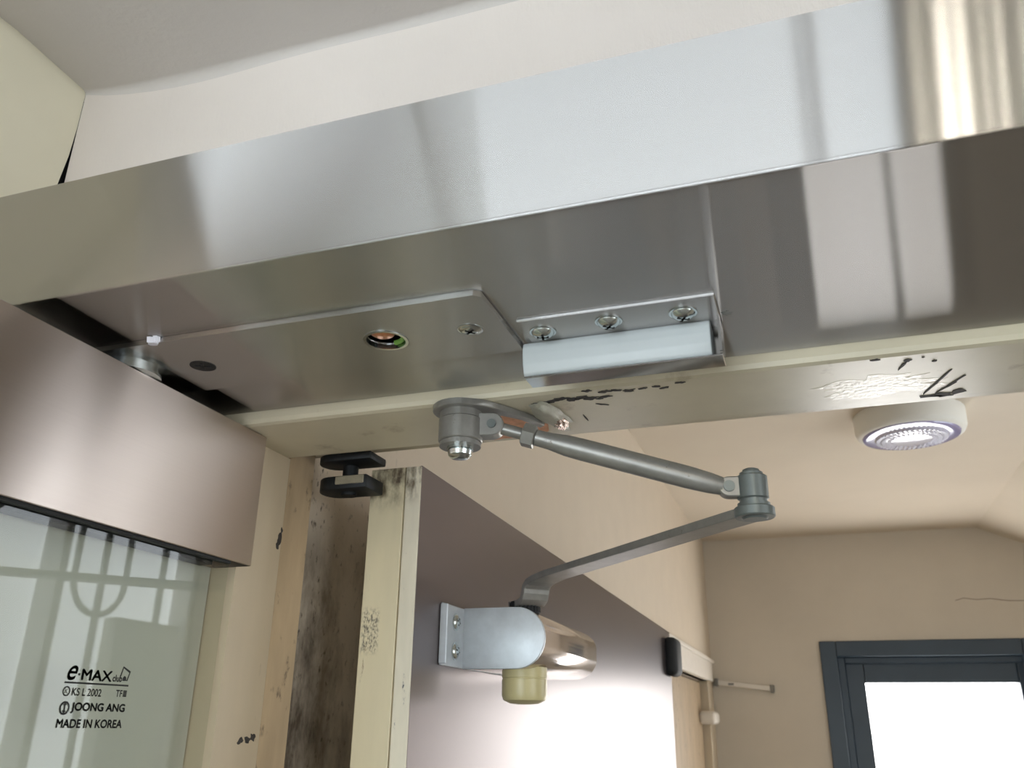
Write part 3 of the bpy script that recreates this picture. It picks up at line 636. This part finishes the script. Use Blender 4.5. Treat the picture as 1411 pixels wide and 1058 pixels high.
# elbow knuckle and forearm
FA = Vector((EL.x, EL.y, 0.1200)); S0 = Vector((-0.1800, 0.4310, 0.1590))
fd = (S0-FA).normalized(); flat = Vector((fd.x, fd.y, 0)).normalized(); side = Vector((-flat.y, flat.x, 0))
bm = lathe(BM(), (EL.x, EL.y, 0.1130), (0, 0, 1), [(0, 0.0072), (0.0008, 0.0082), (0.0125, 0.0082), (0.0132, 0.0074)], 28)
obj('elbow_knuckle', bm, 'arm_edge', cl, smooth=30)
bm = lathe(BM(), (EL.x, EL.y, 0.1262), (0, 0, 1), [(0, 0.0062), (0.0016, 0.0062), (0.0018, 0.0048), (0.0034, 0.0044), (0.0040, 0.003)], 24)
obj('elbow_bolt', bm, 'arm_edge', cl, smooth=30)
def knuckle(c, along, sd_, length, half, thick):
    """rounded ear standing on edge: outline in the along/vertical plane, extruded sideways"""
    pts = []
    for i in range(13):
        a = math.radians(-90+180*i/12); pts.append(c + along*(length+half*math.cos(a)) + Vector((0, 0, half*math.sin(a))))
    pts += [c + Vector((0, 0, half)), c - Vector((0, 0, half))]
    return prism(BM(), [p - sd_*thick/2 for p in pts], sd_*thick, 0.0006, 1)
obj('elbow_ear', knuckle(FA, flat, side, 0.0125, 0.0055, 0.0075), 'arm_paint', cl, smooth=40)
e1 = FA+flat*0.0125
obj('ear_rivet', rod(BM(), e1-side*0.0052, e1+side*0.0052, 0.0030, 16), 'arm_edge', cl, smooth=40)
dsh = -flat
ear0 = S0+dsh*0.0185
obj('shoe_ear', knuckle(S0+dsh*0.006, dsh, side, 0.0125, 0.0068, 0.0095), 'arm_paint', cl, smooth=40)
obj('ear_rivet', rod(BM(), ear0-side*0.0060, ear0+side*0.0060, 0.0026, 16), 'arm_edge', cl, smooth=40)
fa = (e1-ear0); LF = fa.length; fa.normalize()
bm = lathe(BM(), ear0, fa, [(0.004, 0.0034), (LF*0.40, 0.0034)], 20); obj('threaded_rod', bm, 'arm_paint', cl, smooth=40)
NB = 0.0180
bm = lathe(BM(), ear0, fa, [(NB, 0.0056), (NB+0.0006, 0.0070), (NB+0.0072, 0.0070), (NB+0.0078, 0.0058)], 6); obj('lock_nut', bm, 'arm_paint', cl)
bm = lathe(BM(), ear0, fa, [(NB+0.0082, 0.0046), (NB+0.016, 0.0048), (NB+0.026, 0.0060), (NB+0.034, 0.0062), (LF-0.022, 0.0062), (LF-0.010, 0.0056), (LF-0.003, 0.0048)], 28)
obj('forearm_tube', bm, 'arm_paint', cl, smooth=40)
# shoe on the soffit: swept plate, pivot barrel, washer and dome screw
pl = [(-0.1800+0.0165*math.cos(math.radians(a)), 0.4310+0.0165*math.sin(math.radians(a))) for a in range(100, 315, 15)]
pl += [(-0.1635, 0.4220), (-0.1575, 0.4305), (-0.1505, 0.4430), (-0.1425, 0.4590), (-0.1400, 0.4660), (-0.1440, 0.4690), (-0.1508, 0.4520), (-0.1590, 0.4420), (-0.1680, 0.4410), (-0.174, 0.4470)]
bm = prism(BM(), [(x, y, ZS-0.0042) for x, y in pl], (0, 0, 0.0040), 0.0005, 1)
obj('shoe_plate', bm, 'arm_paint', cl, smooth=40)
bm = lathe(BM(), (-0.1800, 0.4310, ZS-0.0042), (0, 0, -1), [(0, 0.0122), (0.0040, 0.0122), (0.0041, 0.0114), (0.0046, 0.0114), (0.0047, 0.0127), (0.0170, 0.0127), (0.0176, 0.0121), (0.0177, 0.0112), (0.0181, 0.0112), (0.0182, 0.0118), (0.0205, 0.0118)], 36)
obj('pivot_barrel', bm, 'arm_paint', cl, smooth=30)
bm = lathe(BM(), (-0.1800, 0.4310, ZS-0.0246), (0, 0, -1), [(0, 0.0075), (0.0018, 0.0075), (0.0020, 0.0064), (0.0024, 0.0064), (0.0026, 0.0070), (0.0050, 0.0066), (0.0066, 0.0048), (0.0072, 0.0022)], 28)
obj('dome_screw', bm, 'zinc', cl, smooth=30)

# ------------------------------------------------------------------ fittings of the vestibule
LX, LY, LR = 0.232, 1.86, 0.108
lm = thing('ceiling_lamp', (LX, LY, ZC2-0.045), 'round white ceiling lamp with ribbed clear lens in the room beyond', 'ceiling lamp')
bm = lathe(BM(), (LX, LY, ZC2), (0, 0, -1), [(0, LR), (0.034, LR*0.99), (0.042, LR*0.955), (0.046, LR*0.90), (0.046, LR*0.84)], 48)
obj('housing', bm, 'white_paint', lm, smooth=40)
bm = lathe(BM(), (LX, LY, ZC2-0.045), (0, 0, -1), [(0, LR*0.88), (0.0035, LR*0.86), (0.005, LR*0.80), (0.005, LR*0.66)], 48); obj('lens_ring', bm, 'lens_violet', lm, smooth=40)
bm = lathe(BM(), (LX, LY, ZC2-0.050), (0, 0, -1), [(0, LR*0.66), (0.003, LR*0.62), (0.006, LR*0.40), (0.0075, LR*0.1)], 48); dome = obj('lens', bm, 'lens', lm, smooth=40)
bm = BM()
for k, rr in enumerate((0.60, 0.50, 0.40)):
    n = 44-8*k
    for i in range(n):
        a = 2*math.pi*i/n; ca, sa = math.cos(a), math.sin(a); z = ZC2-0.0535-0.0012*k
        for q in [[(rr-0.035, -0.02), (rr+0.035, -0.02), (rr+0.035, 0.02), (rr-0.035, 0.02)]]:
            prism(bm, [(LX+LR*(u*ca-v*sa), LY+LR*(u*sa+v*ca), z) for u, v in q], (0, 0, -0.002))
obj('lens_ribs', bm, 'lens', lm)
# slim rail fixed on the far wall, slightly tilted
rl = thing('wall_rail', (-0.243, YFAR-0.02, 0.118), 'small slim wall rail with two end brackets beside the vestibule corner', 'wall rail')
a, b = Vector((-0.328, YFAR-0.022, 0.1425)), Vector((-0.152, YFAR-0.022, 0.1225)); dv = (b-a).normalized(); pv = Vector((dv.z, 0, -dv.x))
bm = prism(BM(), [a+pv*0.007, b+pv*0.007, b-pv*0.007, a-pv*0.007], (0, 0.006, 0), 0.001); obj('bar', bm, 'ivory', rl)
for p in (a, b): obj('end_bracket', mk(p.x-0.006, p.x+0.006, YFAR-0.027, YFAR-0.0005, p.z-0.012, p.z+0.012, 0.002), 'iron', rl)
obj('label_strip', mk(-0.29, -0.272, YFAR-0.0225, YFAR-0.0218, 0.1335, 0.1400), 'iron', rl)
# tube lamp on the near ceiling, behind and to the right of the camera
tl = thing('tube_lamp', (0.235, -0.5, ZC-0.075), 'white ceiling fitting with warm fluorescent tubes and thin glowing strips, seen mirrored in the stainless header', 'ceiling lamp')
TA = math.atan2(0.229, 1.0)         # the fitting hangs at a slight angle to the walls
def turned(bm):
    bmesh.ops.rotate(bm, verts=bm.verts, cent=(0.235, -0.5, 0), matrix=Matrix.Rotation(TA, 3, 'Z')); return bm
obj('housing', turned(mk(0.15, 0.32, -0.66, -0.34, ZC-0.022, ZC+0.003, 0.003)), 'white_paint', tl)
for x, r in ((0.178, 0.0012), (0.206, 0.0052), (0.224, 0.0040), (0.246, 0.0010), (0.262, 0.0016), (0.286, 0.0013)):  # hair-thin ones are glowing stand-ins for metal reflector lips
    obj('tube', turned(rod(BM(), (x, -0.635, ZC-0.042), (x, -0.365, ZC-0.042), r, 12)), 'tube_glow', tl, smooth=40)
for y in (-0.645, -0.355): obj('end_holder', turned(mk(0.16, 0.31, y-0.010, y+0.010, ZC-0.056, ZC-0.021, 0.002)), 'white_paint', tl)
